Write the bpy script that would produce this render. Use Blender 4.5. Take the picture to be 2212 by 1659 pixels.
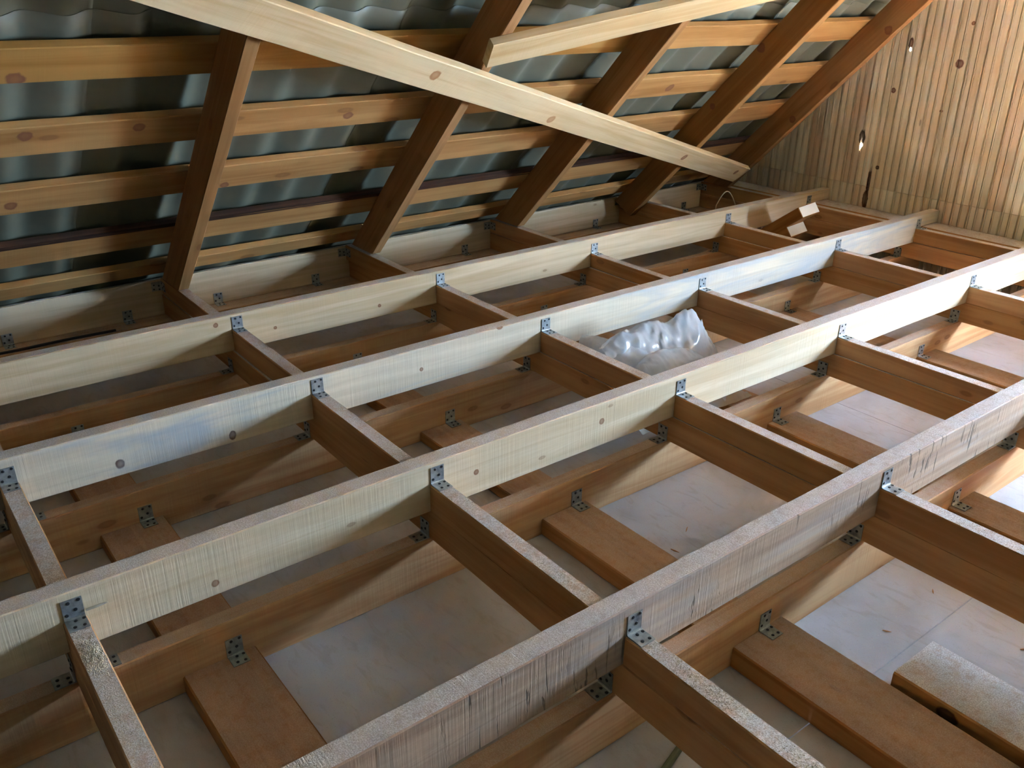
import bpy, bmesh, math, random
from mathutils import Vector, Matrix, noise
random.seed(7)
for o in list(bpy.data.objects): bpy.data.objects.remove(o)
SC = bpy.context.scene
COL = SC.collection

# ------------------------------------------------------------------ camera
F_PX = 1900.58
RR = ((0.6104731, 0.7919942, 0.0082358), (0.3345707, -0.2484359, -0.9090336), (-0.7179032, 0.5576960, -0.4166414))
cam_d = bpy.data.cameras.new('camera'); cam = bpy.data.objects.new('camera', cam_d); COL.objects.link(cam)
cam_d.sensor_fit = 'HORIZONTAL'; cam_d.sensor_width = 36.0; cam_d.lens = F_PX / 2212 * 36.0
cam_d.clip_start = 0.02
m = Matrix.Identity(4)
for i in range(3):
    m[i][0] = RR[0][i]; m[i][1] = -RR[1][i]; m[i][2] = -RR[2][i]
m[0][3], m[1][3], m[2][3] = 3.98725, -0.14060, 1.57824
cam.matrix_world = m
SC.camera = cam

# ------------------------------------------------------------------ world, daylight, exposure
W = bpy.data.worlds.new('sky'); SC.world = W; W.use_nodes = True
wb = W.node_tree.nodes['Background']; wb.inputs[0].default_value = (0.62, 0.78, 1.0, 1); wb.inputs[1].default_value = 0.3
def area(name, loc, rot, sx, sy, power, color):
    d = bpy.data.lights.new(name, 'AREA'); d.shape = 'RECTANGLE'; d.size = sx; d.size_y = sy
    d.energy = power; d.color = color
    o = bpy.data.objects.new(name, d); COL.objects.link(o); o.location = loc; o.rotation_euler = rot
    return o
WX0, WX1, WZ0, WZ1 = 3.45, 4.45, 0.66, 1.38           # window opening in the gable wall, beside the frame
area('window_daylight', ((WX0+WX1)/2, 4.935, (WZ0+WZ1)/2), (-math.pi/2, 0, 0), WX1-WX0, WZ1-WZ0, 13.6, (0.47, 0.71, 1.0))
sd = bpy.data.lights.new('fill_sun', 'SUN'); sd.energy = 66; sd.angle = 0.009; sd.color = (0.93, 0.96, 1.0)  # added so an unseen floor patch bounces light onto the gable wall
fill_sun = bpy.data.objects.new('fill_sun', sd); COL.objects.link(fill_sun); fill_sun.location = (4, 9, 6)
fill_sun.rotation_euler = Vector((0.12, -1.0, -1.0)).to_track_quat('-Z', 'Y').to_euler()
SC.view_settings.view_transform = 'Standard'; SC.view_settings.look = 'None'
SC.view_settings.gamma = 1.0; SC.view_settings.use_curve_mapping = False
SC.view_settings.exposure = 4.85

# ------------------------------------------------------------------ levels and grid (metres, z = 0 on the panel floor)
XJ = [-0.046, 0.803, 1.528, 2.233, 2.982, 3.73]       # room-side faces: rim board, then the joists
XL = [0.06, 0.79, 1.476, 2.222, 2.962, 3.71]          # room-side faces of the lower beams
YR = [0.020, 0.946, 1.906, 2.823, 3.857, 4.633]       # cross rows
Z_L, Z_JB, Z_B, Z_JT = 0.155, 0.25, 0.33, 0.40
WALL_Y = 4.88
RIDGE = 4.05
S2 = math.sqrt(0.5)
NTH = ['zeroth', 'first', 'second', 'third', 'fourth', 'fifth', 'sixth']

# ------------------------------------------------------------------ materials
def new_mat(name):
    mt = bpy.data.materials.new(name); mt.use_nodes = True
    nt = mt.node_tree; b = nt.nodes['Principled BSDF']
    return mt, nt, b
def nd(nt, t, **k):
    n = nt.nodes.new(t)
    for a, v in k.items(): setattr(n, a, v)
    return n
def mixc(nt, fac, a, b, blend='MIX'):
    n = nd(nt, 'ShaderNodeMix', data_type='RGBA', blend_type=blend)
    for s, v in ((0, fac), (6, a), (7, b)):
        if hasattr(v, 'is_linked') or hasattr(v, 'links'): nt.links.new(v, n.inputs[s])
        elif s == 0: n.inputs[0].default_value = v
        else: n.inputs[s].default_value = (*v, 1)
    return n.outputs[2]
def mth(nt, op, a, b=None, c=None, clamp=False):
    n = nd(nt, 'ShaderNodeMath', operation=op, use_clamp=clamp)
    for s, v in enumerate((a, b, c)):
        if v is None: continue
        if hasattr(v, 'links'): nt.links.new(v, n.inputs[s])
        else: n.inputs[s].default_value = v
    return n.outputs[0]
def vmul(nt, v, s, op='MULTIPLY'):
    n = nd(nt, 'ShaderNodeVectorMath', operation=op)
    nt.links.new(v, n.inputs[0])
    if hasattr(s, 'links'): nt.links.new(s, n.inputs[1])
    else: n.inputs[1].default_value = s
    return n.outputs[0]
def sstep(nt, v, lo, hi, a=0.0, b=1.0):
    n = nd(nt, 'ShaderNodeMapRange', interpolation_type='SMOOTHSTEP')
    nt.links.new(v, n.inputs[0])
    for i, x in enumerate((lo, hi, a, b)): n.inputs[i+1].default_value = x
    return n.outputs[0]
def tex_noise(nt, v, scale=1, detail=3, rough=0.5, dist=0.0):
    n = nd(nt, 'ShaderNodeTexNoise'); nt.links.new(v, n.inputs['Vector'])
    n.inputs['Scale'].default_value = scale; n.inputs['Detail'].default_value = detail
    n.inputs['Roughness'].default_value = rough; n.inputs['Distortion'].default_value = dist
    return n.outputs[0]

def wood(name, light, dark, knots=0.13, saw=0.25, stain=0.0, stain_col=(0.36, 0.40, 0.44), dust=0.85, grain=28.0,
         spots=(), tint=0.10, axis='x', redness=0.0, scratches=0.0):
    """sawn pine: grain along the board, random knots, saw marks, blue stain, pale dust lying on top faces"""
    light = tuple(x**1.35 for x in light); dark = tuple(x**1.35 for x in dark)
    mt, nt, b = new_mat(name); L = nt.links
    tc = nd(nt, 'ShaderNodeTexCoord'); oi = nd(nt, 'ShaderNodeObjectInfo'); geo = nd(nt, 'ShaderNodeNewGeometry')
    off = nd(nt, 'ShaderNodeCombineXYZ')
    for i, k in enumerate((37.0, 11.3, 19.7)):
        L.new(mth(nt, 'MULTIPLY', oi.outputs['Random'], k), off.inputs[i])
    v0 = tc.outputs['Object']
    v = vmul(nt, v0, off.outputs[0], 'ADD')
    sc = (1.3, grain, grain) if axis == 'x' else (grain*1.6, grain, 1.1)
    g = tex_noise(nt, vmul(nt, v, sc), 1.0, 5, 0.55, 0.9)
    lo = tex_noise(nt, vmul(nt, v, (0.8, 5, 5) if axis == 'x' else (6, 5, 0.6)), 1.0, 2, 0.5, 0.4)
    gf = sstep(nt, mth(nt, 'ADD', mth(nt, 'MULTIPLY', g, 0.6), mth(nt, 'MULTIPLY', lo, 0.4)), 0.36, 0.66)
    colr = mixc(nt, gf, light, dark)
    # per-board tint
    tn = mth(nt, 'MULTIPLY', mth(nt, 'SUBTRACT', oi.outputs['Random'], 0.5), tint*2)
    hs = nd(nt, 'ShaderNodeHueSaturation'); L.new(colr, hs.inputs['Color'])
    L.new(mth(nt, 'ADD', 1.0, tn), hs.inputs['Value'])
    L.new(mth(nt, 'SUBTRACT', 1.0, mth(nt, 'MULTIPLY', tn, 0.6)), hs.inputs['Saturation'])
    colr = hs.outputs[0]
    if redness > 0:
        rb = nd(nt, 'ShaderNodeTexWhiteNoise', noise_dimensions='1D'); L.new(oi.outputs['Random'], rb.inputs['W'])
        colr = mixc(nt, mth(nt, 'MULTIPLY', sstep(nt, rb.outputs[0], 0.55, 0.95), redness), colr, (0.50, 0.22, 0.11))
    # knots
    if knots > 0:
        vo = nd(nt, 'ShaderNodeTexVoronoi')
        L.new(vmul(nt, v, (3.4, 8, 8) if axis == 'x' else (10, 8, 2.6)), vo.inputs['Vector']); vo.inputs['Scale'].default_value = 1.0
        d = vo.outputs['Distance']
        k1 = sstep(nt, d, knots*0.75, knots*1.15, 1.0, 0.0); k0 = sstep(nt, d, knots*0.2, knots*0.8, 0.75, 1.0)
        colr = mixc(nt, mth(nt, 'MULTIPLY', mth(nt, 'MULTIPLY', k1, k0), 0.75), colr, (0.20, 0.09, 0.045))
        halo = sstep(nt, d, knots, knots*2.4, 0.35, 0.0)
        colr = mixc(nt, halo, colr, dark)
    for (p, r, cc) in spots:
        dv = vmul(nt, geo.outputs['Position'], tuple(-x for x in p), 'ADD')
        rr = r if isinstance(r, tuple) else (r, r, r)
        ln = nd(nt, 'ShaderNodeVectorMath', operation='LENGTH')
        L.new(vmul(nt, dv, tuple(1/x for x in rr)), ln.inputs[0])
        nz = mth(nt, 'MULTIPLY', mth(nt, 'SUBTRACT', tex_noise(nt, geo.outputs['Position'], 45, 3), 0.5), 0.55)
        dd = mth(nt, 'ADD', ln.outputs['Value'], nz)
        m1 = sstep(nt, dd, 0.75, 1.05, 1.0, 0.0); m0 = sstep(nt, dd, 0.2, 0.85, 0.78, 1.0)
        colr = mixc(nt, mth(nt, 'MULTIPLY', m1, m0), colr, cc)
    if stain > 0:
        sn = tex_noise(nt, vmul(nt, v, (0.7, 7, 7)), 1.0, 4, 0.6, 1.2)
        colr = mixc(nt, mth(nt, 'MULTIPLY', sstep(nt, sn, 0.47, 0.66), stain), colr, stain_col)
    # saw marks across the board
    swn = tex_noise(nt, vmul(nt, v, (150, 2.5, 2.5)), 1.0, 3, 0.65, 0.3)
    bumpsrc = mth(nt, 'MULTIPLY', g, 0.5)
    if saw > 0 and axis == 'x':
        sm = mth(nt, 'MULTIPLY', swn, sstep(nt, tex_noise(nt, vmul(nt, v, (4, 3, 3)), 1.0, 2), 0.3, 0.65, 0.4, 1.0))
        bumpsrc = mth(nt, 'ADD', bumpsrc, mth(nt, 'MULTIPLY', sm, saw*2))
        colr = mixc(nt, mth(nt, 'MULTIPLY', sstep(nt, sm, 0.25, 0.6), saw*0.5), colr, dark)
    if scratches > 0:
        s1 = tex_noise(nt, vmul(nt, v, (70, 7, 9)), 1.0, 3, 0.6, 0.5)
        s2 = tex_noise(nt, vmul(nt, v, (9, 3, 3)), 1.0, 1)
        sf = mth(nt, 'MULTIPLY', sstep(nt, s1, 0.57, 0.65), sstep(nt, s2, 0.42, 0.6))
        colr = mixc(nt, mth(nt, 'MULTIPLY', sf, scratches), colr, (0.10, 0.075, 0.055))
        bumpsrc = mth(nt, 'SUBTRACT', bumpsrc, mth(nt, 'MULTIPLY', sf, 0.8))
    # dust settled on upward faces
    if dust > 0:
        sp = nd(nt, 'ShaderNodeSeparateXYZ'); L.new(geo.outputs['True Normal'], sp.inputs[0])
        up = sstep(nt, sp.outputs[2], 0.75, 0.95)
        dn = tex_noise(nt, geo.outputs['Position'], 34, 4, 0.7)
        fine = tex_noise(nt, geo.outputs['Position'], 330, 2, 0.7)
        df = mth(nt, 'MULTIPLY', up, mth(nt, 'MULTIPLY', sstep(nt, dn, 0.30, 0.55, 0.55, 1.0), dust))
        dcol = mixc(nt, sstep(nt, fine, 0.35, 0.68), (0.50, 0.44, 0.41), (0.82, 0.78, 0.77))
        colr = mixc(nt, df, colr, dcol)
        bumpsrc = mth(nt, 'ADD', bumpsrc, mth(nt, 'MULTIPLY', mth(nt, 'MULTIPLY', fine, up), 1.0*dust))
    bp = nd(nt, 'ShaderNodeBump'); bp.inputs['Strength'].default_value = 0.35; bp.inputs['Distance'].default_value = 0.004
    L.new(bumpsrc, bp.inputs['Height']); L.new(bp.outputs[0], b.inputs['Normal'])
    L.new(colr, b.inputs['Base Color']); b.inputs['Roughness'].default_value = 0.72
    b.inputs['Specular IOR Level'].default_value = 0.25
    return mt

KN = (0.24, 0.10, 0.05)
KD = (0.10, 0.045, 0.03)
PALE, PALE_D = (0.73, 0.61, 0.45), (0.59, 0.46, 0.30)
WARM, WARM_D = (0.68, 0.45, 0.21), (0.50, 0.28, 0.11)
M_J1 = wood('pale_joist_pine', PALE, PALE_D, spots=[((0.803, .895, .37), .011, KN), ((0.803, 1.606, .301), .009, KN), ((0.803, 1.13, .307), .008, KN)], knots=0.05)
M_J2 = wood('blue_stained_joist_pine', (0.74, 0.66, 0.54), (0.62, 0.54, 0.43), stain=0.8, saw=0.5, knots=0.06,
            spots=[((1.528, .664, .277), (.01, .012, .017), KD), ((1.528, .327, .288), (.01, .014, .017), KD), ((1.528, 1.71, .404), .016, KN), ((1.528, 1.361, .32), .009, KN)])
M_J3 = wood('pale_sawn_joist_pine', (0.77, 0.67, 0.53), (0.65, 0.53, 0.38), saw=0.4, knots=0.05,
            spots=[((2.233, .345, .284), .010, KN), ((2.233, 1.577, .336), .012, KN), ((2.233, 1.097, .322), .010, KN)])
M_J4 = wood('grey_rough_sawn_pine', (0.60, 0.47, 0.36), (0.44, 0.32, 0.24), saw=0.5, scratches=0.85, stain=0.35, knots=0.05)
M_LOW = wood('lower_beam_pine', (0.68, 0.48, 0.29), (0.52, 0.30, 0.145), saw=0.4, knots=0.10, dust=0.35)
M_BLK = wood('cross_block_pine', (0.66, 0.43, 0.235), (0.52, 0.30, 0.145), saw=0.12, knots=0.10, dust=0.97)
M_PLK = wood('floor_plank_pine', (0.54, 0.33, 0.16), (0.41, 0.22, 0.09), saw=0.1, knots=0.08, dust=0.28)
M_RAF = wood('rafter_pine', (0.51, 0.305, 0.135), (0.385, 0.21, 0.08), saw=0.1, knots=0.11, dust=0.0,
             spots=[((1.174, 4.6, 1.352), .026, KN), ((0.645, 4.6, .825), .024, KN), ((0.966, 3.79, 1.278), .028, KN), ((0.688, 3.79, .961), .02, KN)])
M_BAT = wood('batten_pine', (0.60, 0.38, 0.17), (0.47, 0.265, 0.10), saw=0.15, knots=0.13, dust=0.0, grain=20,
             spots=[((0.773, .389, 1.115), .026, KN), ((0.771, .74, 1.113), .023, KN), ((0.747, 1.546, 1.089), .024, KN), ((0.962, .364, 1.304), .03, KN), ((0.507, .34, .849), .025, KN), ((0.481, 1.113, .823), .02, KN), ((0.745, 3.383, 1.087), .03, KN)])
M_BRC = wood('pale_brace_pine', (0.76, 0.63, 0.43), (0.64, 0.48, 0.28), saw=0.25, knots=0.0, dust=0.0,
             spots=[((1.33, .897, 1.411), .036, (0.34, 0.15, 0.06)), ((1.189, 1.672, 1.269), .026, (0.36, 0.16, 0.06)), ((0.949, 2.421, 1.03), .025, (0.42, 0.22, 0.10)), ((0.604, 3.698, .684), .025, KN), ((0.408, 4.419, .489), .022, KN)])
M_WALL = wood('gable_board_pine', (0.97, 0.92, 0.80), (0.90, 0.79, 0.60), saw=0.0, knots=0.055, dust=0.0, axis='z', tint=0.13, redness=0.3, grain=22,
              spots=[((1.05, 4.88, .48), (.012, .05, .10), (0.13, 0.06, 0.035)), ((1.046, 4.88, .375), (.02, .05, .07), (0.14, 0.06, 0.03)), ((1.46, 4.88, 1.188), .026, (0.22, 0.09, 0.06)),
                     ((1.105, 4.88, 1.019), .016, (0.22, 0.08, 0.05)), ((.958, 4.88, .735), (.022, .03, .05), (0.07, 0.045, 0.03)), ((1.16, 4.88, 1.275), (.015, .03, .035), KD),
                     ((1.09, 4.88, .574), .013, KD), ((1.489, 4.88, 1.394), .012, KN), ((1.411, 4.88, .936), .011, KN)])
M_STRAY = wood('dusty_plank_pine', (0.66, 0.43, 0.22), (0.5, 0.28, 0.12), saw=0.1, knots=0.0, dust=1.0, spots=[((3.40, 1.59, .05), (.03, .02, .02), (0.09, 0.04, 0.02))])
M_OFF = wood('offcut_pine', (0.60, 0.35, 0.15), (0.46, 0.24, 0.09), saw=0.1, knots=0.0, dust=0)
_nt = M_OFF.node_tree; _b = _nt.nodes['Principled BSDF']; _src = _b.inputs['Base Color'].links[0].from_socket
_tc = nd(_nt, 'ShaderNodeTexCoord'); _sp = nd(_nt, 'ShaderNodeSeparateXYZ'); _nt.links.new(_tc.outputs['Normal'], _sp.inputs[0])
_nt.links.new(mixc(_nt, sstep(_nt, mth(_nt, 'ABSOLUTE', _sp.outputs[0]), 0.8, 0.9), _src, (0.84, 0.78, 0.66)), _b.inputs['Base Color'])
M_BARK = wood('rough_bark', (0.16, 0.085, 0.055), (0.07, 0.04, 0.028), saw=0.0, knots=0, dust=0.0, grain=60)

def simple(name, col, rough=0.6, metal=0.0, spec=0.5, noise_s=0, noise_a=0.0, bump=0.0):
    mt, nt, b = new_mat(name)
    b.inputs['Base Color'].default_value = (*col, 1); b.inputs['Roughness'].default_value = rough
    b.inputs['Metallic'].default_value = metal; b.inputs['Specular IOR Level'].default_value = spec
    if noise_s:
        geo = nd(nt, 'ShaderNodeNewGeometry'); n = tex_noise(nt, geo.outputs['Position'], noise_s, 4, 0.6)
        c2 = tuple(x*(1-noise_a) for x in col)
        nt.links.new(mixc(nt, sstep(nt, n, 0.35, 0.7), col, c2), b.inputs['Base Color'])
        if bump:
            bp = nd(nt, 'ShaderNodeBump'); bp.inputs['Strength'].default_value = bump; bp.inputs['Distance'].default_value = 0.003
            nt.links.new(n, bp.inputs['Height']); nt.links.new(bp.outputs[0], b.inputs['Normal'])
    return mt
M_ZINC = simple('galvanised_steel', (0.42, 0.45, 0.46), 0.42, 0.75, 0.5, 60, 0.35)
M_NAIL = simple('dark_nail', (0.02, 0.02, 0.024), 0.5, 0.3)
M_SHEET = simple('grey_green_coated_steel', (0.165, 0.168, 0.12), 0.5, 0.0, 0.35, 6, 0.10)
M_CABLE = simple('black_rubber', (0.015, 0.015, 0.017), 0.5)
M_WIRE = simple('cream_cable', (0.62, 0.48, 0.30), 0.5)
M_ROD = simple('yellow_zinc_thread', (0.36, 0.36, 0.24), 0.4, 0.7)
M_CHIP = simple('sawdust_chip', (0.78, 0.68, 0.54), 0.9, 0, 0.2, 90, 0.35)
M_SPL = simple('splinter', (0.42, 0.22, 0.10), 0.8, 0, 0.2)
M_SPLW = simple('pale_splinter', (0.85, 0.78, 0.66), 0.8, 0, 0.2)
M_DARK = simple('dark_outer_wall', (0.16, 0.10, 0.06), 0.9, 0, 0.1)
M_PLY = wood('backing_pine', (0.62, 0.43, 0.22), (0.48, 0.30, 0.13), saw=0.0, knots=0.05, dust=0)

def floor_mat():
    mt, nt, b = new_mat('pale_ceiling_panel'); L = nt.links
    geo = nd(nt, 'ShaderNodeNewGeometry'); P = geo.outputs['Position']
    n1 = tex_noise(nt, P, 3.0, 4, 0.55, 0.6); n2 = tex_noise(nt, P, 240, 2, 0.7); n3 = tex_noise(nt, vmul(nt, P, (9, 26, 9)), 1, 4, 0.6, 1.0)
    colr = mixc(nt, sstep(nt, n1, 0.35, 0.7), (0.50, 0.475, 0.49), (0.40, 0.36, 0.345))
    colr = mixc(nt, mth(nt, 'MULTIPLY', sstep(nt, n3, 0.52, 0.68), 0.28), colr, (0.32, 0.25, 0.19))
    colr = mixc(nt, mth(nt, 'MULTIPLY', sstep(nt, n2, 0.60, 0.72), 0.4), colr, (0.22, 0.16, 0.11))
    L.new(colr, b.inputs['Base Color']); b.inputs['Roughness'].default_value = 0.65; b.inputs['Specular IOR Level'].default_value = 0.3
    bp = nd(nt, 'ShaderNodeBump'); bp.inputs['Strength'].default_value = 0.25; bp.inputs['Distance'].default_value = 0.002
    L.new(n2, bp.inputs['Height']); L.new(bp.outputs[0], b.inputs['Normal'])
    return mt
M_FLOOR = floor_mat()
def film_mat():
    mt, nt, b = new_mat('milky_plastic_film'); L = nt.links
    b.inputs['Base Color'].default_value = (0.74, 0.79, 0.84, 1); b.inputs['Roughness'].default_value = 0.13
    b.inputs['Specular IOR Level'].default_value = 0.7
    tr = nd(nt, 'ShaderNodeBsdfTranslucent'); tr.inputs[0].default_value = (0.86, 0.89, 0.93, 1)
    tp = nd(nt, 'ShaderNodeBsdfTransparent'); tp.inputs[0].default_value = (0.93, 0.95, 0.97, 1)
    a = nd(nt, 'ShaderNodeMixShader'); a.inputs[0].default_value = 0.35
    L.new(b.outputs[0], a.inputs[1]); L.new(tr.outputs[0], a.inputs[2])
    c = nd(nt, 'ShaderNodeMixShader'); c.inputs[0].default_value = 0.42
    L.new(a.outputs[0], c.inputs[1]); L.new(tp.outputs[0], c.inputs[2])
    L.new(c.outputs[0], nt.nodes['Material Output'].inputs[0])
    return mt
M_FILM = film_mat()

# ------------------------------------------------------------------ object helpers
def link(name, me, mat, parent=None, mw=None):
    o = bpy.data.objects.new(name, me); COL.objects.link(o)
    if mat and not me.materials: me.materials.append(mat)
    if mw is not None: o.matrix_world = mw
    if parent: o.parent = parent
    return o
def tag(o, label, cat, group=None):
    o['label'] = label; o['category'] = cat
    if group: o['group'] = group
    return o
def empty(name, loc=(0, 0, 0)):
    o = bpy.data.objects.new(name, None); COL.objects.link(o); o.location = loc; o.empty_display_size = 0.1
    return o
def struct(o): o['kind'] = 'structure'; return o
def frame(org, ex, ez):
    ex = Vector(ex).normalized(); ez = Vector(ez).normalized(); ey = ez.cross(ex)
    mw = Matrix.Identity(4)
    for i in range(3): mw[i][0], mw[i][1], mw[i][2], mw[i][3] = ex[i], ey[i], ez[i], org[i]
    return mw
def ring_mesh(name, rings, smooth=False):
    n = len(rings[0]); vs = [p for r in rings for p in r]; fs = []
    for i in range(len(rings)-1):
        for k in range(n):
            fs.append((i*n+k, i*n+(k+1) % n, (i+1)*n+(k+1) % n, (i+1)*n+k))
    fs.append(tuple(range(n-1, -1, -1))); fs.append(tuple((len(rings)-1)*n+k for k in range(n)))
    me = bpy.data.meshes.new(name); me.from_pydata(vs, [], fs)
    if smooth: me.polygons.foreach_set('use_smooth', [True]*len(fs))
    me.update(); return me
def board_mesh(name, L, Wd, T, ch=0.003, seg=0.3, jit=0.0008, shear0=0.0, shear1=0.0, notch=None, wavy=0.0, sd=0):
    """chamfered rough board, long axis on local x; notch=(x, rise): underside steps up by rise beyond x"""
    n = max(1, int(round(L/seg))); xs = [L*i/n for i in range(n+1)]
    if notch: xs = [x for x in xs if abs(x-notch[0]) > 0.05] + [notch[0], notch[0]+1e-4]; xs.sort()
    rings = []
    for x in xs:
        zb = notch[1] if notch and x > notch[0] else 0.0
        def j(s): return (noise.noise((x*3.1+sd*7.7, s*13.1+sd, sd*3.3)))*jit*2
        w0 = w1 = 0.0
        if wavy:
            w0 = wavy*noise.noise((x*3.0+sd, 1.7, sd*1.3)); w1 = wavy*noise.noise((x*3.3+sd, 9.1, sd*2.1))
        y0, y1, z0, z1 = 0+j(1)+w0, Wd+j(2)+w1, zb+j(3), T+j(4)
        pr = [(y0+ch, z0), (y1-ch, z0), (y1, z0+ch), (y1, z1-ch), (y1-ch, z1), (y0+ch, z1), (y0, z1-ch), (y0, z0+ch)]
        rg = []
        for (y, z) in pr:
            t = x/L
            rg.append((x + (1-t)*shear0*z + t*shear1*z, y, z))
        rings.append(rg)
    return ring_mesh(name, rings)
_bc = [0]
def board(name, org, ex, ez, L, Wd, T, mat, parent=None, **k):
    _bc[0] += 1
    return link(name, board_mesh(name, L, Wd, T, sd=_bc[0], **k), mat, parent, frame(org, ex, ez))
UP = (0, 0, 1); AX = (1, 0, 0); AY = (0, 1, 0)
def along_y(name, xf, y0, y1, z0, z1, th, mat, **k):     # room-side face at xf
    return board(name, (xf, y0, z0), AY, UP, y1-y0, th, z1-z0, mat, **k)
def along_x(name, x0, x1, y0, z0, z1, th, mat, **k):
    return board(name, (x0, y0, z0), AX, UP, x1-x0, th, z1-z0, mat, **k)
def box_mesh(name, lo, hi):
    x0, y0, z0 = lo; x1, y1, z1 = hi
    return ring_mesh(name, [[(x0, y0, z0), (x0, y1, z0), (x0, y1, z1), (x0, y0, z1)], [(x1, y0, z0), (x1, y1, z0), (x1, y1, z1), (x1, y0, z1)]])
def tube_mesh(name, pts, r, k=8):
    pts = [Vector(p) for p in pts]; rings = []; u = None
    for i, p in enumerate(pts):
        t = (pts[min(i+1, len(pts)-1)]-pts[max(i-1, 0)]).normalized()
        if u is None: u = t.orthogonal().normalized()
        u = (u - t*u.dot(t)).normalized(); w = t.cross(u)
        rings.append([tuple(p + (u*math.cos(a)+w*math.sin(a))*r) for a in [2*math.pi*q/k for q in range(k)]])
    return ring_mesh(name, rings, True)

# ------------------------------------------------------------------ the setting: floor
fl = struct(empty('floor'))
for (x0, x1) in ((-0.45, 3.1955), (3.1985, 4.4485), (4.4515, 8.55)):
    for (y0, y1) in ((-3.5, 2.9385), (2.9415, 4.88)):
        link('floor_panel', box_mesh('floor_panel', (x0, y0, -0.02), (x1, y1, 0.0)), M_FLOOR, fl)

# gable wall of narrow matchboards, a window opening beside the frame
wall = struct(empty('wall_far', (0, WALL_Y, 0)))
def roof_z(x): return (x if x < RIDGE else 2*RIDGE-x) + 0.342 + 0.045
BWD = 0.0905
PROF = [(0.0, .014), (.0035, .014), (.0055, .0), (.009, -.001), (.011, .005), (.0135, 0), (.040, 0), (.042, .009), (.045, .009), (.0465, -.0015), (.050, -.001), (.0515, .004), (.053, 0), (.0845, 0), (.0865, .014), (.0905, .014)]
def wall_board(x0, z0, zl, zr):
    def pt(px, d, top):
        z = z0 if not top else zl + (zr-zl)*px/BWD
        return (x0+px, WALL_Y+d, z)
    lo = [pt(a, d, 0) for a, d in PROF] + [pt(BWD, .02, 0), pt(0, .02, 0)]
    hi = [pt(a, d, 1) for a, d in PROF] + [pt(BWD, .02, 1), pt(0, .02, 1)]
    me = ring_mesh('wall_board', [lo, hi])
    o = link('wall_board', me, M_WALL); o.parent = wall; o.matrix_parent_inverse = Matrix.Translation((0, -WALL_Y, 0))
    return o
HOLES = [((1.1632, 1.246), 0.009), ((0.9589, 0.689), 0.012)]
def cut_hole(o, c, r):
    bm = bmesh.new()
    bmesh.ops.create_cone(bm, segments=10, radius1=r, radius2=r, depth=0.1, cap_ends=True)
    bmesh.ops.rotate(bm, verts=bm.verts, matrix=Matrix.Rotation(math.pi/2, 3, 'X'))
    bmesh.ops.scale(bm, verts=bm.verts, vec=(0.8, 1, 1.25))
    bmesh.ops.translate(bm, verts=bm.verts, vec=(c[0], WALL_Y+.01, c[1]))
    tm = bpy.data.meshes.new('tmp'); bm.to_mesh(tm); bm.free()
    t = bpy.data.objects.new('tmp', tm); COL.objects.link(t)
    md = o.modifiers.new('b', 'BOOLEAN'); md.object = t; md.operation = 'DIFFERENCE'; md.solver = 'EXACT'
    bpy.context.view_layer.update()
    me = bpy.data.meshes.new_from_object(o.evaluated_get(bpy.context.evaluated_depsgraph_get()))
    o.modifiers.clear(); o.data = me
    bpy.data.objects.remove(t)
x = 0.8625 - BWD*15
ZC = 0.452
while x < 8.4:
    xa, xb = x, x+BWD
    zl, zr = roof_z(xa), roof_z(xb)
    gap = 0.0
    win = xb > WX0-0.02 and xa < WX1+0.02
    if win:
        wall_board(xa, 0.0, WZ0, WZ0); wall_board(xa, WZ1, zl, zr)
    elif zl > ZC+0.02:
        wall_board(xa, 0.0, ZC, ZC)
        o = wall_board(xa, ZC+0.0015, zl, zr)
        for c, r in HOLES:
            if xa < c[0] < xb: cut_hole(o, c, r)
    elif min(zl, zr) > 0.02:
        wall_board(xa, 0.0, zl, zr)
    x += BWD
    if abs(x-0.8625) < 0.01: x += 0.004       # the one open joint
o = link('joint_sky_block', box_mesh('joint_sky_block', (0.83, WALL_Y+.02, 0), (0.90, WALL_Y+.045, 1.2)), M_DARK); o.parent = wall; o.matrix_parent_inverse = Matrix.Translation((0, -WALL_Y, 0))  # unseen strip added behind the open joint to keep sky light out
o = link('rail', box_mesh('rail', (-0.3, WALL_Y+.02, ZC-.04), (3.2, WALL_Y+.05, ZC+.04)), M_DARK); o.parent = wall; o.matrix_parent_inverse = Matrix.Translation((0, -WALL_Y, 0))
win = struct(empty('window_1', (WX0, WALL_Y, WZ0)))
for lo, hi in (((WX0-.06, 4.865, WZ0-.06), (WX1+.06, 4.925, WZ0)), ((WX0-.06, 4.865, WZ1), (WX1+.06, 4.925, WZ1+.06)), ((WX0-.06, 4.865, WZ0), (WX0, 4.925, WZ1)), ((WX1, 4.865, WZ0), (WX1+.06, 4.925, WZ1))):
    o = link('window_frame', box_mesh('window_frame', lo, hi), M_PLY); o.parent = win; o.matrix_parent_inverse = Matrix.Translation((-WX0, -WALL_Y, -WZ0))
# remaining shell, behind and beside the photographer
struct(link('wall_back', ring_mesh('wall_back', [[(-.45, y, 0), (8.55, y, 0), (8.55, y, .2), (RIDGE, y, roof_z(RIDGE)+.1), (-.45, y, .0)] for y in (-3.55, -3.5)]), M_DARK))
struct(link('wall_left', box_mesh('wall_left', (-.47, -3.5, -.02), (-.45, 4.9, .02)), M_DARK))
struct(link('wall_right', box_mesh('wall_right', (8.55, -3.5, -.02), (8.6, 4.9, .5)), M_DARK))

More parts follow.
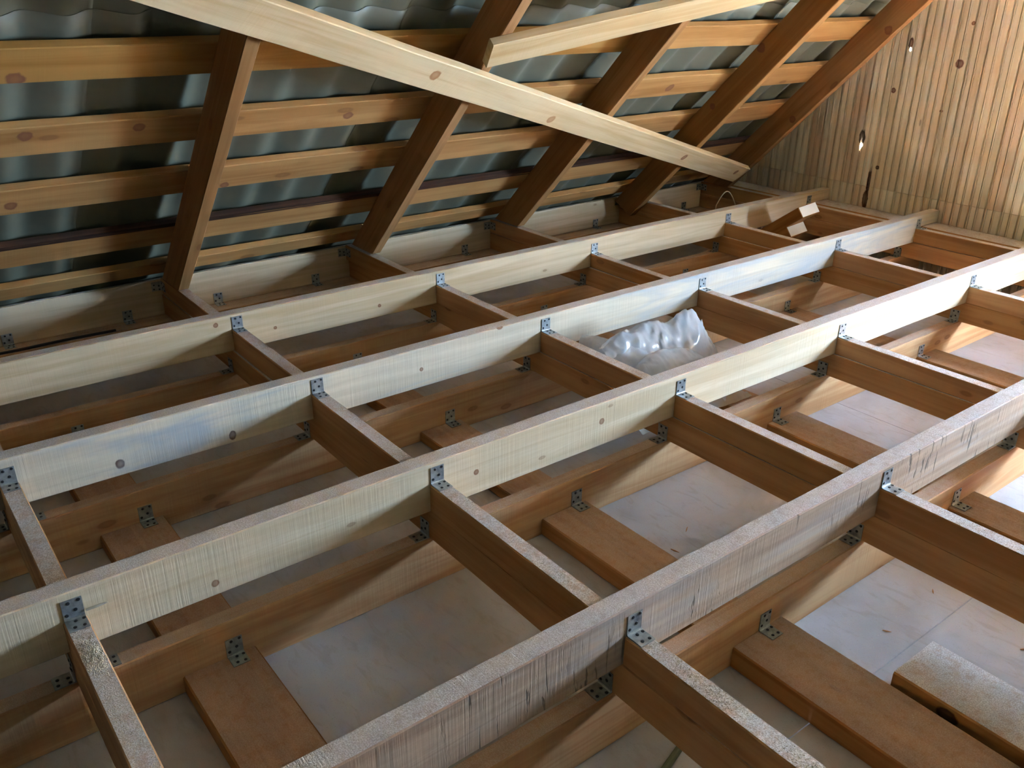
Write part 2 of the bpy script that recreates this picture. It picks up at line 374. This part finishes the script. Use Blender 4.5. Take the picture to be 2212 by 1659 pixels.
# metal tile roof seen from below: sheets six waves wide
ceil = struct(empty('ceiling'))
WAVE = 1.1/6
def sheet(y0, s0, s1, lift, name='roof_sheet'):
    """s is the x of the batten plane; outward normal (-1,0,1)"""
    ny = 84; ds = 0.2435/5; ns = int(round((s1-s0)/ds)); vs = []; fs = []
    for i in range(ns+1):
        s = s0 + (s1-s0)*i/ns
        ph = ((s-0.0625)/0.2435) % 1.0
        st = 0.016*(1-ph)
        for k in range(ny+1):
            y = y0 + (1.1+0.04)*k/ny
            a = 2*math.pi*y/WAVE
            h = 0.037 + lift + st + 0.024*(0.5+0.5*math.sin(a+0.35*math.sin(a)))
            vs.append((s - h*S2, y, s + 0.342 + h*S2))
    for i in range(ns):
        for k in range(ny):
            p = i*(ny+1)+k; fs.append((p, p+1, p+ny+2, p+ny+1))
    me = bpy.data.meshes.new(name); me.from_pydata(vs, [], fs)
    me.polygons.foreach_set('use_smooth', [True]*len(fs)); me.update()
    o = link(name, me, M_SHEET, ceil)
    md = o.modifiers.new('thickness', 'SOLIDIFY'); md.thickness = 0.0008; md.offset = 0
    return o
for q in range(-4, 5):
    y0 = -0.55 + q*1.1
    lf = 0.0012*(q % 2)
    if y0 > 4.9 or y0+1.1 < -3.5: continue
    sheet(y0, -0.42, 1.10, lf); sheet(y0, 1.05, 2.55, lf+0.004); sheet(y0, 2.5, 4.06, lf+0.008)
b = 0.09
o = link('roof_sheet', ring_mesh('roof_sheet', [[(RIDGE-.06, y, RIDGE+.342+b+.06), (8.62, y, 2*RIDGE-8.62+.342+b), (8.62, y, 2*RIDGE-8.62+.342+b+.02), (RIDGE-.06, y, RIDGE+.342+b+.1)] for y in (-3.6, 4.95)]), M_SHEET, ceil)

# ------------------------------------------------------------------ lower beams, wall plate, cross beams, joists
Y_NEAR = -1.6
o = along_y('wall_plate', XL[0], Y_NEAR, 4.68, 0.0, Z_L, 0.22, M_LOW)
tag(o, 'wide timber wall plate on the floor under the eave rim board', 'beam')
for j in range(1, 6):
    o = along_y('lower_beam', XL[j], Y_NEAR, 4.86 if j < 6 else 4.68, 0.0, Z_L, 0.05, M_LOW)
    tag(o, 'lower pine beam on the panel floor beneath the %s joist from the eave' % NTH[j], 'beam', 'lower beams under the joists')
def rowname(r): return '%s row from gable' % NTH[6-r]
for r in range(6):
    o = along_x('cross_beam', XJ[0], 4.6, YR[r], Z_L, Z_JB, 0.05, M_BLK)
    tag(o, 'pine cross beam running under the joists, %s wall' % rowname(r), 'beam', 'cross beams under the joists')
JM = [M_J1, M_J1, M_J2, M_J3, M_J4, M_J3]
JD = ['', 'pale clean pine floor joist, first from the eave rim board', 'blue-stained pine floor joist, second from the eave rim board', 'pale sawn pine floor joist, third from the eave rim board',
      'grey rough-sawn floor joist with dark saw scratches, fourth from the eave', 'pale floor joist, fifth from the eave rim board']
for j in range(1, 6):
    o = along_y('floor_joist', XJ[j], Y_NEAR, 4.868, Z_JB, Z_JT, 0.055, JM[j], notch=(4.692-Y_NEAR, Z_B+.003-Z_JB), jit=0.0007, seg=0.3)
    tag(o, JD[j], 'joist', 'floor joists')
o = along_y('rim_board', XJ[0], Y_NEAR, 4.68, Z_L, Z_B-.006, 0.024, M_J1)
tag(o, 'pale rim board standing on the wall plate along the eave', 'board')
o = along_x('wall_ledger', -0.3, 4.6, 4.705, Z_JB-.08, Z_B, 0.160, M_BLK, ch=0.006)
tag(o, 'broad pine ledger beam against the foot of the gable wall', 'beam')

# blocks between the joists: measured row offsets per bay
BY = {(1, 3): (.943, .005), (1, 2): (.937, .009), (0, 2): (.019, -.008), (1, 4): (.947, -.004), (2, 3): (1.908, 0), (2, 4): (1.902, .008), (2, 2): (1.909, .005),
      (3, 2): (2.82, -.003), (3, 3): (2.831, -.010), (4, 2): (3.857, .005), (4, 3): (3.853, -.003), (3, 1): (2.831, -.010), (4, 1): (3.868, -.004), (1, 1): (.955, .007), (2, 1): (1.897, .005),
      (1, 0): (.95, .002), (2, 0): (1.893, 0)}
BAYN = ['the rim board and first joist', 'first and second joists', 'second and third joists', 'third and fourth joists', 'fourth and fifth joists']
block_top = {}
for r in range(6):
    for j in range(5):
        y, dz = BY.get((r, j), (YR[r], 0.0))
        x0, x1 = XJ[j]+0.001, XJ[j+1]-0.056
        o = along_x('cross_block', x0, x1, y, Z_JB+.0005, Z_B+dz, 0.048, M_BLK)
        tag(o, 'pine cross block between %s, %s wall' % (BAYN[j], rowname(r)), 'block', 'cross blocks between the joists')
        block_top[(r, j)] = (x0, x1, y, Z_B+dz)
# planks lying flat between the lower beams
PL = {4: [(1.363, 1.565, .063, 1.465), (2.405, 2.575, .075, 2.424)],
      3: [(.238, .421, .051, .347), (1.3525, 1.537, .060, 1.473), (2.465, 2.650, .050, 2.496), (3.523, 3.690, .060, 3.53)],
      2: [(.241, .431, .047, .359), (1.377, 1.56, .042, 1.491), (2.47, 2.65, .05, 2.52), (3.50, 3.68, .05, 3.571)],
      1: [(.24, .42, .05, .33), (1.37, 1.55, .05, 1.47), (2.47, 2.65, .05, 2.52), (3.5, 3.68, .05, 3.56)]}
PN = ['first', 'second', 'third', 'fourth']
for bay, lst in PL.items():
    for i, (y0, y1, zt, yb) in enumerate(lst):
        ii = i + (1 if bay == 4 else 0)
        o = along_x('flat_plank', XL[bay]+.001, XL[bay+1]-.051, y0, 0.0005, zt, y1-y0, M_PLK, ch=0.004)
        tag(o, 'wide flat floor plank below %s, %s row from gable' % (BAYN[bay], PN[3-ii]), 'plank', 'flat planks on the floor panel')

# ------------------------------------------------------------------ galvanised angle brackets
def plate_mesh():
    w, a, bq, t = 0.042, 0.045, 0.052, 0.0025
    prof = [(0, 0), (a-.002, 0), (a, .001), (a, t), (.006, t), (.0037, .0037), (t, .006), (t, bq), (.001, bq), (0, bq-.001)]
    return ring_mesh('plate', [[(x, y, z) for (x, z) in prof][::-1] for y in (0, w)])
PLATE = plate_mesh(); PLATE.materials.append(M_ZINC)
def nail_mesh():
    r, h = 0.0040, 0.0016
    return ring_mesh('nail', [[(math.cos(a)*q, math.sin(a)*q, z) for a in [2*math.pi*k/8 for k in range(8)]] for q, z in ((r, -.001), (r, h*.6), (r*.7, h))])
NAIL = nail_mesh(); NAIL.materials.append(M_NAIL)
NPOS_B = [(0.014, 0.044), (0.035, 0.046), (0.026, 0.024), (0.007, 0.015)]     # (width, height) on the upright leg
NPOS_A = [(0.020, 0.013), (0.037, 0.012), (0.014, 0.034), (0.033, 0.036)]
def bracket(org, a, bdir, label, group, full=True):
    e = empty('angle_bracket'); e.matrix_world = frame(org, a, bdir)
    tag(e, label, 'bracket', group)
    p = bpy.data.objects.new('plate', PLATE); COL.objects.link(p); p.parent = e
    for (w, h) in NPOS_B:
        n = bpy.data.objects.new('nail', NAIL); COL.objects.link(n); n.parent = e
        n.location = (0.0025, w, h); n.rotation_euler = (0, math.pi/2, 0)
    if full:
        for (w, h) in NPOS_A:
            n = bpy.data.objects.new('nail', NAIL); COL.objects.link(n); n.parent = e
            n.location = (h, w, 0.0025)
    return e
for r in range(6):
    for j in range(1, 5):
        if (r, j) in ((0, 1), (5, 3), (5, 4), (4, 4), (0, 4)): continue
        x0, x1, y, zt = block_top[(r, j)]
        bracket((XJ[j]+.0005, y+.003, zt+.0005), AX, UP, 'zinc bracket on cross block top at %s joist, %s' % (NTH[j], rowname(r)), 'upper angle brackets on the joists')
for r in range(6):
    for j in range(1, 5):
        if (r, j) in ((0, 4), (0, 1), (5, 3), (5, 4)): continue
        bracket((XL[j]-.046, YR[r]-.0005, Z_L+.0005), (0, -1, 0), UP, 'zinc bracket on lower beam under %s joist, %s' % (NTH[j], rowname(r)), 'angle brackets at the lower beams')
for j in (2, 3):
    bracket((XL[j]-.004, YR[0]+.0505, Z_L+.0005), (0, 1, 0), UP, 'zinc bracket on gable side of cross beam under %s joist, sixth row' % NTH[j], 'angle brackets at the lower beams')
for bay, lst in PL.items():
    for i, (y0, y1, zt, yb) in enumerate(lst):
        ii = i + (1 if bay == 4 else 0)
        bracket((XL[bay]+.0005, yb, zt+.0005), AX, UP, 'zinc bracket on flat plank beside lower beam of %s joist, %s row' % (NTH[bay], PN[3-ii]), 'angle brackets on the flat planks')
for y, wh in ((.27, 'after the sixth row from gable'), (.76, 'just before the fifth row from gable'), (1.18, 'just past the fifth row toward the gable'), (1.69, 'before the fourth row from gable'),
              (2.62, 'before the third row from gable'), (3.63, 'before the second row from gable'), (4.45, 'nearest the gable wall')):
    bracket((XJ[0]+.0005, y, Z_L+.0005), AX, UP, 'zinc bracket at rim board foot, %s' % wh, 'angle brackets at the foot of the rim board')
for r in range(1, 6):
    x0, x1, y, zt = block_top[(r, 0)]
    bracket((XJ[0]+.0005, y-.0005, Z_B-.015), (0, -1, 0), (1, 0, 0), 'zinc bracket in rim board corner at cross block, %s' % rowname(r), 'corner brackets on the rim board')

# ------------------------------------------------------------------ rafters, battens, braces
EXR = (1, 0, 1); EZR = (-1, 0, 1)
RY = [YR[0], YR[1], YR[2], YR[3], 3.796, 4.60]
for r in range(6):
    low = 0.0 if r != 4 else 0.13
    x0 = 0.20 - low*S2 + (0.0085 if r != 4 else 0)
    Lr = (RIDGE-.1-x0)/S2
    o = board('rafter', (x0, RY[r], x0+0.13), EXR, EZR, Lr, 0.05, 0.150, M_RAF, shear0=(-0.98 if r != 4 else -0.3), shear1=1.0)
    tag(o, 'orange-brown pine rafter sloping up to the roof, %s from the gable wall' % NTH[6-r], 'rafter', 'rafters')
BX = [1.05+0.2435*k for k in range(7, 0, -1)] + [1.050, 0.803, 0.570, 0.312, 0.095]
BT = 0.032
for i, xt in enumerate(BX):
    k = len(BX)-i
    wd = 0.145 if k > 1 else 0.09
    segs = [(-1.6, 4.865, 0.0)]
    if k in (4, 5): segs = [(-1.6, 2.86, 0.0), (2.862, 4.865, 0.012 if k == 5 else 0.007)]
    for q, (ya, yb, wav) in enumerate(segs):
        o = board('roof_batten', (xt, ya, xt+0.342+0.0007), AY, EZR, yb-ya, wd, BT, M_BAT, wavy=wav, seg=0.12 if wav else 0.3)
        extra = '' if len(segs) == 1 else (', straight length' if q == 0 else ', wavy length by the gable wall')
        tag(o, 'pine roof batten over rafters, %s from the eave%s' % (['first','second','third','fourth','fifth','sixth','seventh','eighth','ninth','tenth','eleventh','twelfth'][k-1], extra), 'batten', 'roof battens')
        if k == 2:   # bark left on its upper edge
            pts = []
            rings = []
            for s in range(41):
                yy = 0.02 + (yb-ya-.04)*s/40; h = 0.008+0.006*noise.noise((yy*4, 1, 2)); 
                rings.append([(yy, -h, 0.001), (yy, 0.014, -0.0015), (yy, 0.0, BT*.98), (yy, -h*.8, BT*.9)])
            o2 = link('bark_edge', ring_mesh('bark_edge', rings), M_BARK); o2.parent = o; o2['label'] = 'dark bark left along the edge'
def brace(name, x_at, slope, y0, y1, wd, th, label, cut=0.0):
    """top edge x = x_at + slope*(y - y0), lying on the rafters' undersides"""
    d = Vector((slope, 1, slope)); L = d.length*(y1-y0)
    n = Vector((-1, 0, 1)).normalized()
    base = Vector((x_at, y0, x_at+0.13)) - n*(th+0.0008)
    o = board(name, base, d, n, L, wd, th, M_BRC, jit=0.0015, seg=0.25)
    tag(o, label, 'brace', 'diagonal braces'); return o
brace('diagonal_brace', 1.425+.286*1.925, -0.286, -1.0, 4.56, 0.137, 0.035, 'long pale diagonal brace crossing under the rafters down to the gable corner')
brace('diagonal_brace', 1.262, 0.167, 1.86, 4.62, 0.122, 0.035, 'short pale brace rising from the fourth rafter toward the gable wall')

# ------------------------------------------------------------------ loose things
# notched offcut leaning between first and second joists
P0 = Vector((1.084, 4.143, 0.432)); e1 = Vector((.06, .992, .109)); e2 = Vector((.582, .054, -.812)); a3 = Vector((-.811, .113, -.574))
a3.normalize(); e1 = (e1 - a3*e1.dot(a3)).normalized(); e2 = a3.cross(e1); e2 = -e2 if e2.z > 0 else e2
wq, hq, nl, Ll = 0.145, 0.130, 0.135, 0.50
prof = [(0, 0), (Ll, 0), (Ll, hq), (nl, hq), (nl, hq*.5), (0, hq*.5)]
rings = [[(a, s, h) for a, h in prof] for s in (0, wq)]
me = ring_mesh('notched_offcut', rings)
mw = Matrix.Identity(4)
for i in range(3): mw[i][0], mw[i][1], mw[i][2], mw[i][3] = a3[i], e1[i], e2[i], P0[i]
o = link('notched_offcut', me, M_OFF, None, mw)
bm = bmesh.new(); bm.from_mesh(me); bmesh.ops.recalc_face_normals(bm, faces=bm.faces); bmesh.ops.bevel(bm, geom=bm.edges[:], offset=0.003, segments=1, affect='EDGES'); bm.to_mesh(me); bm.free()
tag(o, 'loose notched timber offcut leaning between the first and second joists', 'offcut')
# stray plank
o = along_x('stray_plank', 3.262, 4.55, 1.590, 0.001, 0.078, 0.185, M_STRAY, ch=0.004)
tag(o, 'loose sawdust-covered plank on the floor panel beside a bracketed flat plank', 'plank')
# bark-edged board in the eave bay
o = along_x('bark_board', 0.0, 0.735, 4.015, Z_L+.0008, 0.262, 0.03, M_BLK)
tag(o, 'short bark-edged board on edge across the eave bay by the gable', 'board')
rings = []
for s in range(19):
    xx = 0.005+0.72*s/18; h = 0.018+0.008*noise.noise((xx*9, 4, 1))
    rings.append([(xx, -.004, .097), (xx, .034, .097), (xx, .030, .103+h), (xx, .002, .103+h*.8)])
b2 = link('bark', ring_mesh('bark', rings), M_BARK); b2.parent = o; b2['label'] = 'dark rough bark along the top edge'
# cream cable loop and black cable in the eave bays
pts = [(0.40, 4.27, .157)] + [(0.41+0.05*t, 4.255+.125*t, .30+.085*math.sin(math.pi*t)) for t in [q/14 for q in range(15)]] + [(0.46, 4.39, .16)]
tag(link('cable_loop', tube_mesh('cable_loop', pts, .0035), M_WIRE), 'thin cream cable standing in a loop in the eave bay near gable', 'cable')
pts = [(.03, -.6+.1*q, Z_L+.007+.002*math.sin(q*1.3)) for q in range(14)]
pts = [(p[0]+.02*math.sin(p[1]*3), p[1], p[2]) for p in pts]
tag(link('black_cable', tube_mesh('black_cable', pts, .006), M_CABLE), 'black cable lying on the wall plate along the eave', 'cable')
# threaded rod on the floor
d = Vector((-.0195, .066, 0)).normalized(); p = Vector((3.094, .975, .0095)); rings = []
u = Vector((0, 0, 1)); w = d.cross(u)
for s in range(96):
    r = .0085 if s % 2 else .0068
    q = p + d*(s*.00115)
    rings.append([tuple(q + (u*math.cos(a)+w*math.sin(a))*r) for a in [2*math.pi*k/10 for k in range(10)]])
tag(link('threaded_rod', ring_mesh('threaded_rod', rings), M_ROD), 'short threaded metal rod lying on the panel floor', 'rod')

# crumpled plastic bag between second and third joists
def bag():
    """three crumpled folds of one film bag, each a skinned set of profile lines"""
    vs = []; fs = []
    def cat(P, t):
        n = len(P)-1; k = min(int(t*n), n-1); f = t*n-k
        p0, p1, p2, p3 = (Vector(P[max(k-1, 0)]), Vector(P[k]), Vector(P[k+1]), Vector(P[min(k+2, n)]))
        return p1.lerp(p2, f)*0.35 + 0.65*(0.5*((2*p1)+(p2-p0)*f+(2*p0-5*p1+4*p2-p3)*f*f+(3*p1-p0-3*p2+p3)*f*f*f))
    def fold(rows, nu, nv, amp, sd):
        b0 = len(vs)
        for i in range(nv+1):
            for k in range(nu+1):
                u, v = k/nu, i/nv
                p = cat([tuple(cat(r, u)) for r in rows], v)
                cr = 0; a = 1; q = Vector((p.x*7+sd, p.y*7, p.z*7))
                for _ in range(4):
                    cr += a*(0.5-abs(noise.noise(q))*2.2); q = q*2.3; a *= .5
                e = min(1, min(v, 1-v)*6+.25)
                n = Vector((noise.noise((p.x*6, p.y*6, sd)), noise.noise((p.x*6, p.y*6, sd+5)), 1.0))
                vs.append(tuple(p + n*cr*amp*e))
        for i in range(nv):
            for k in range(nu):
                p = b0+i*(nu+1)+k; fs.append((p, p+1, p+nu+2, p+nu+1))
    C = [(1.8, 1.978, 0.34), (1.8, 2.082, 0.372), (1.8, 2.219, 0.375), (1.8, 2.322, 0.370), (1.8, 2.468, 0.385), (1.82, 2.542, 0.28), (1.86, 2.60, 0.15)]
    back = [(1.60+.01*i, y, 0.075) for i, y in enumerate((2.06, 2.14, 2.26, 2.36, 2.46, 2.53, 2.58))]
    mid = [(1.69, 2.04, .22), (1.70, 2.12, .27), (1.70, 2.25, .26), (1.70, 2.34, .24), (1.71, 2.46, .25), (1.73, 2.53, .19), (1.76, 2.59, .10)]
    fr = [(1.93, 1.97, .18), (1.92, 2.06, .22), (1.92, 2.17, .25), (1.93, 2.28, .22), (1.93, 2.42, .22), (1.95, 2.50, .16), (1.96, 2.58, .07)]
    bot = [(2.02, 2.0, .07), (2.03, 2.1, .08), (2.05, 2.22, .09), (2.06, 2.32, .08), (2.06, 2.44, .075), (2.06, 2.52, .07), (2.05, 2.59, .065)]
    fold([back, mid, C, fr, bot], 90, 64, 0.026, 2.0)
    B1 = [(1.97, 2.02, 0.33), (1.97, 2.08, 0.355), (1.97, 2.15, 0.352), (1.98, 2.235, 0.335), (2.0, 2.30, 0.30), (2.03, 2.34, 0.24)]
    fold([[(x-.09, y+.02, z-.09) for x, y, z in B1], B1, [(x+.07, y, z-.05) for x, y, z in B1], [(x+.09, y-.01, z-.10) for x, y, z in B1]], 60, 36, 0.014, 11.0)
    A1 = [(1.63, 2.05, 0.318), (1.70, 2.075, 0.334), (1.78, 2.105, 0.330), (1.87, 2.135, 0.312), (1.96, 2.155, 0.275)]
    A0 = [(1.66, 1.985, 0.285), (1.74, 1.978, 0.300), (1.84, 1.98, 0.292), (1.94, 1.99, 0.27), (2.03, 2.0, 0.235)]
    fold([[(x, y+.05, z-.14) for x, y, z in A1], A1, [(x*.5+a*.5, y*.5+bq*.5-.005, z*.5+c*.5+.022) for (x, y, z), (a, bq, c) in zip(A1, A0)], A0, [(x+.01, y-.005, z-.14) for x, y, z in A0]], 60, 40, 0.009, 21.0)
    me = bpy.data.meshes.new('plastic_bag'); me.from_pydata(vs, [], fs)
    me.polygons.foreach_set('use_smooth', [True]*len(me.polygons)); me.update()
    return tag(link('plastic_bag', me, M_FILM), 'crumpled translucent plastic bag between the second and third joists', 'bag')
bag()

# wood splinters
SPL = [((2.66, 1.86, .002), 0.8, .055), ((2.60, 1.70, .002), -.6, .04), ((2.52, 1.62, .002), .2, .03), ((2.72, 1.98, .002), 1.3, .05), ((2.47, 1.75, .002), -1.0, .03), ((3.31, 1.86, .002), .1, .03), ((3.12, 1.80, .002), .5, .022),
       ((2.75, 2.80, .002), .5, .03), ((3.12, 2.06, .002), 2.2, .018), ((3.38, 2.02, .002), .9, .015)]
for p, a, L in SPL:
    mw = Matrix.Translation(p) @ Matrix.Rotation(a, 4, 'Z')
    o = link('wood_splinter', ring_mesh('wood_splinter', [[(0, -.001, -.001), (0, .001, -.001), (0, .001, .001), (0, -.001, .001)], [(L*.5, -.002, -.0015), (L*.5, .002, -.0015), (L*.5, .0015, .002), (L*.5, -.0015, .002)], [(L, -.0006, 0.001), (L, .0006, 0.001), (L, .0004, .002), (L, -.0004, .002)]]), M_SPL, None, mw)
    tag(o, 'brown wood splinter lying on the pale floor panel', 'splinter', 'wood splinters on the floor panel')
mw = frame((2.238, .068, .345), (0.25, 1, .32), UP)
o = link('pale_splinter', ring_mesh('pale_splinter', [[(0, -.003, -.002), (0, .003, -.002), (0, .002, .002), (0, -.002, .002)], [(.022, -.003, -.002), (.022, .003, -.002), (.022, .003, .003), (.022, -.002, .003)], [(.045, -.001, 0), (.045, .001, 0), (.045, .001, .002), (.045, -.001, .002)]]), M_SPLW, None, mw)
tag(o, 'white split splinter sticking out beside a bracket on the third joist', 'splinter')

# sawdust grains: uncountable
def sawdust():
    rnd = random.Random(3); vs = []; fs = []
    def grain(x, y, z, s):
        b0 = len(vs)
        for dx, dy, dz in ((1, 0, 0), (-.6, .8, 0), (-.5, -.8, 0), (0, 0, 1.1)):
            a = rnd.uniform(.6, 1.3)
            vs.append((x+dx*s*a, y+dy*s*a, z+dz*s*a*.8-.0004))
        fs.extend(((b0, b0+1, b0+3), (b0+1, b0+2, b0+3), (b0+2, b0, b0+3)))
    def strip(x0, x1, y0, y1, z, n, smin=.0008, smax=.0022, clump=8.0):
        k = 0; tries = 0
        while k < n and tries < n*8:
            tries += 1
            x, y = rnd.uniform(x0, x1), rnd.uniform(y0, y1)
            if noise.noise((x*clump, y*clump, z*5)) + rnd.uniform(-.35, .35) < 0.0: continue
            s = smin + (smax-smin)*rnd.random()**3
            grain(x, y, z, s); k += 1
    for (r, j), n in {(0, 3): 1500, (0, 2): 700, (1, 4): 1500, (1, 3): 1300, (1, 2): 700, (2, 4): 700, (2, 3): 600, (2, 2): 350, (1, 1): 250, (3, 3): 250}.items():
        x0, x1, y, zt = block_top[(r, j)]
        strip(x0+.03, min(x1, 3.6), y+.003, y+.045, zt, n)
    x0, x1, y, zt = block_top[(0, 3)]
    for _ in range(900):                                    # heap on the nearest block
        a = rnd.gauss(0, 1); bq = rnd.gauss(0, 1)
        x = x0+.14+.028*a; y2 = y+.026+.011*bq
        if y+.002 < y2 < y+.046: grain(x, y2, zt+rnd.random()*.004*math.exp(-a*a), rnd.uniform(.001, .0026))
    for j, n in ((3, 900), (4, 1400), (2, 350)):
        strip(XJ[j]-.05, XJ[j]-.006, -.1, 3.0, Z_JT+.001, n, .0006, .0016, 5)
    strip(3.28, 3.75, 1.60, 1.77, .078, 900, .001, .0032, 9)
    strip(3.0, 3.19, 1.6, 2.3, 0.0, 900, .0008, .002, 7)
    strip(3.20, 3.5, 1.8, 2.3, 0.0, 350, .0008, .002, 7)
    strip(2.24, 2.9, 1.56, 1.88, 0.0, 700, .0007, .0018, 6)
    strip(2.24, 2.9, .45, .92, 0.0, 700, .0007, .0018, 6)
    strip(2.24, 2.9, 1.06, 1.33, 0.0, 500, .0008, .0022, 6)
    strip(2.98, 3.6, 1.37, 1.56, .063, 700, .0008, .002, 9)
    strip(2.24, 2.9, 1.36, 1.53, .060, 300, .0008, .002, 9)
    for j in (4,): strip(XL[j]-.045, XL[j]-.004, .2, 2.4, Z_L, 300, .0008, .002, 6)
    me = bpy.data.meshes.new('sawdust'); me.from_pydata(vs, [], fs); me.update()
    o = link('sawdust', me, M_CHIP); o['kind'] = 'stuff'
    tag(o, 'pale sawdust grains scattered over the beams, blocks and floor panel', 'sawdust')
sawdust()
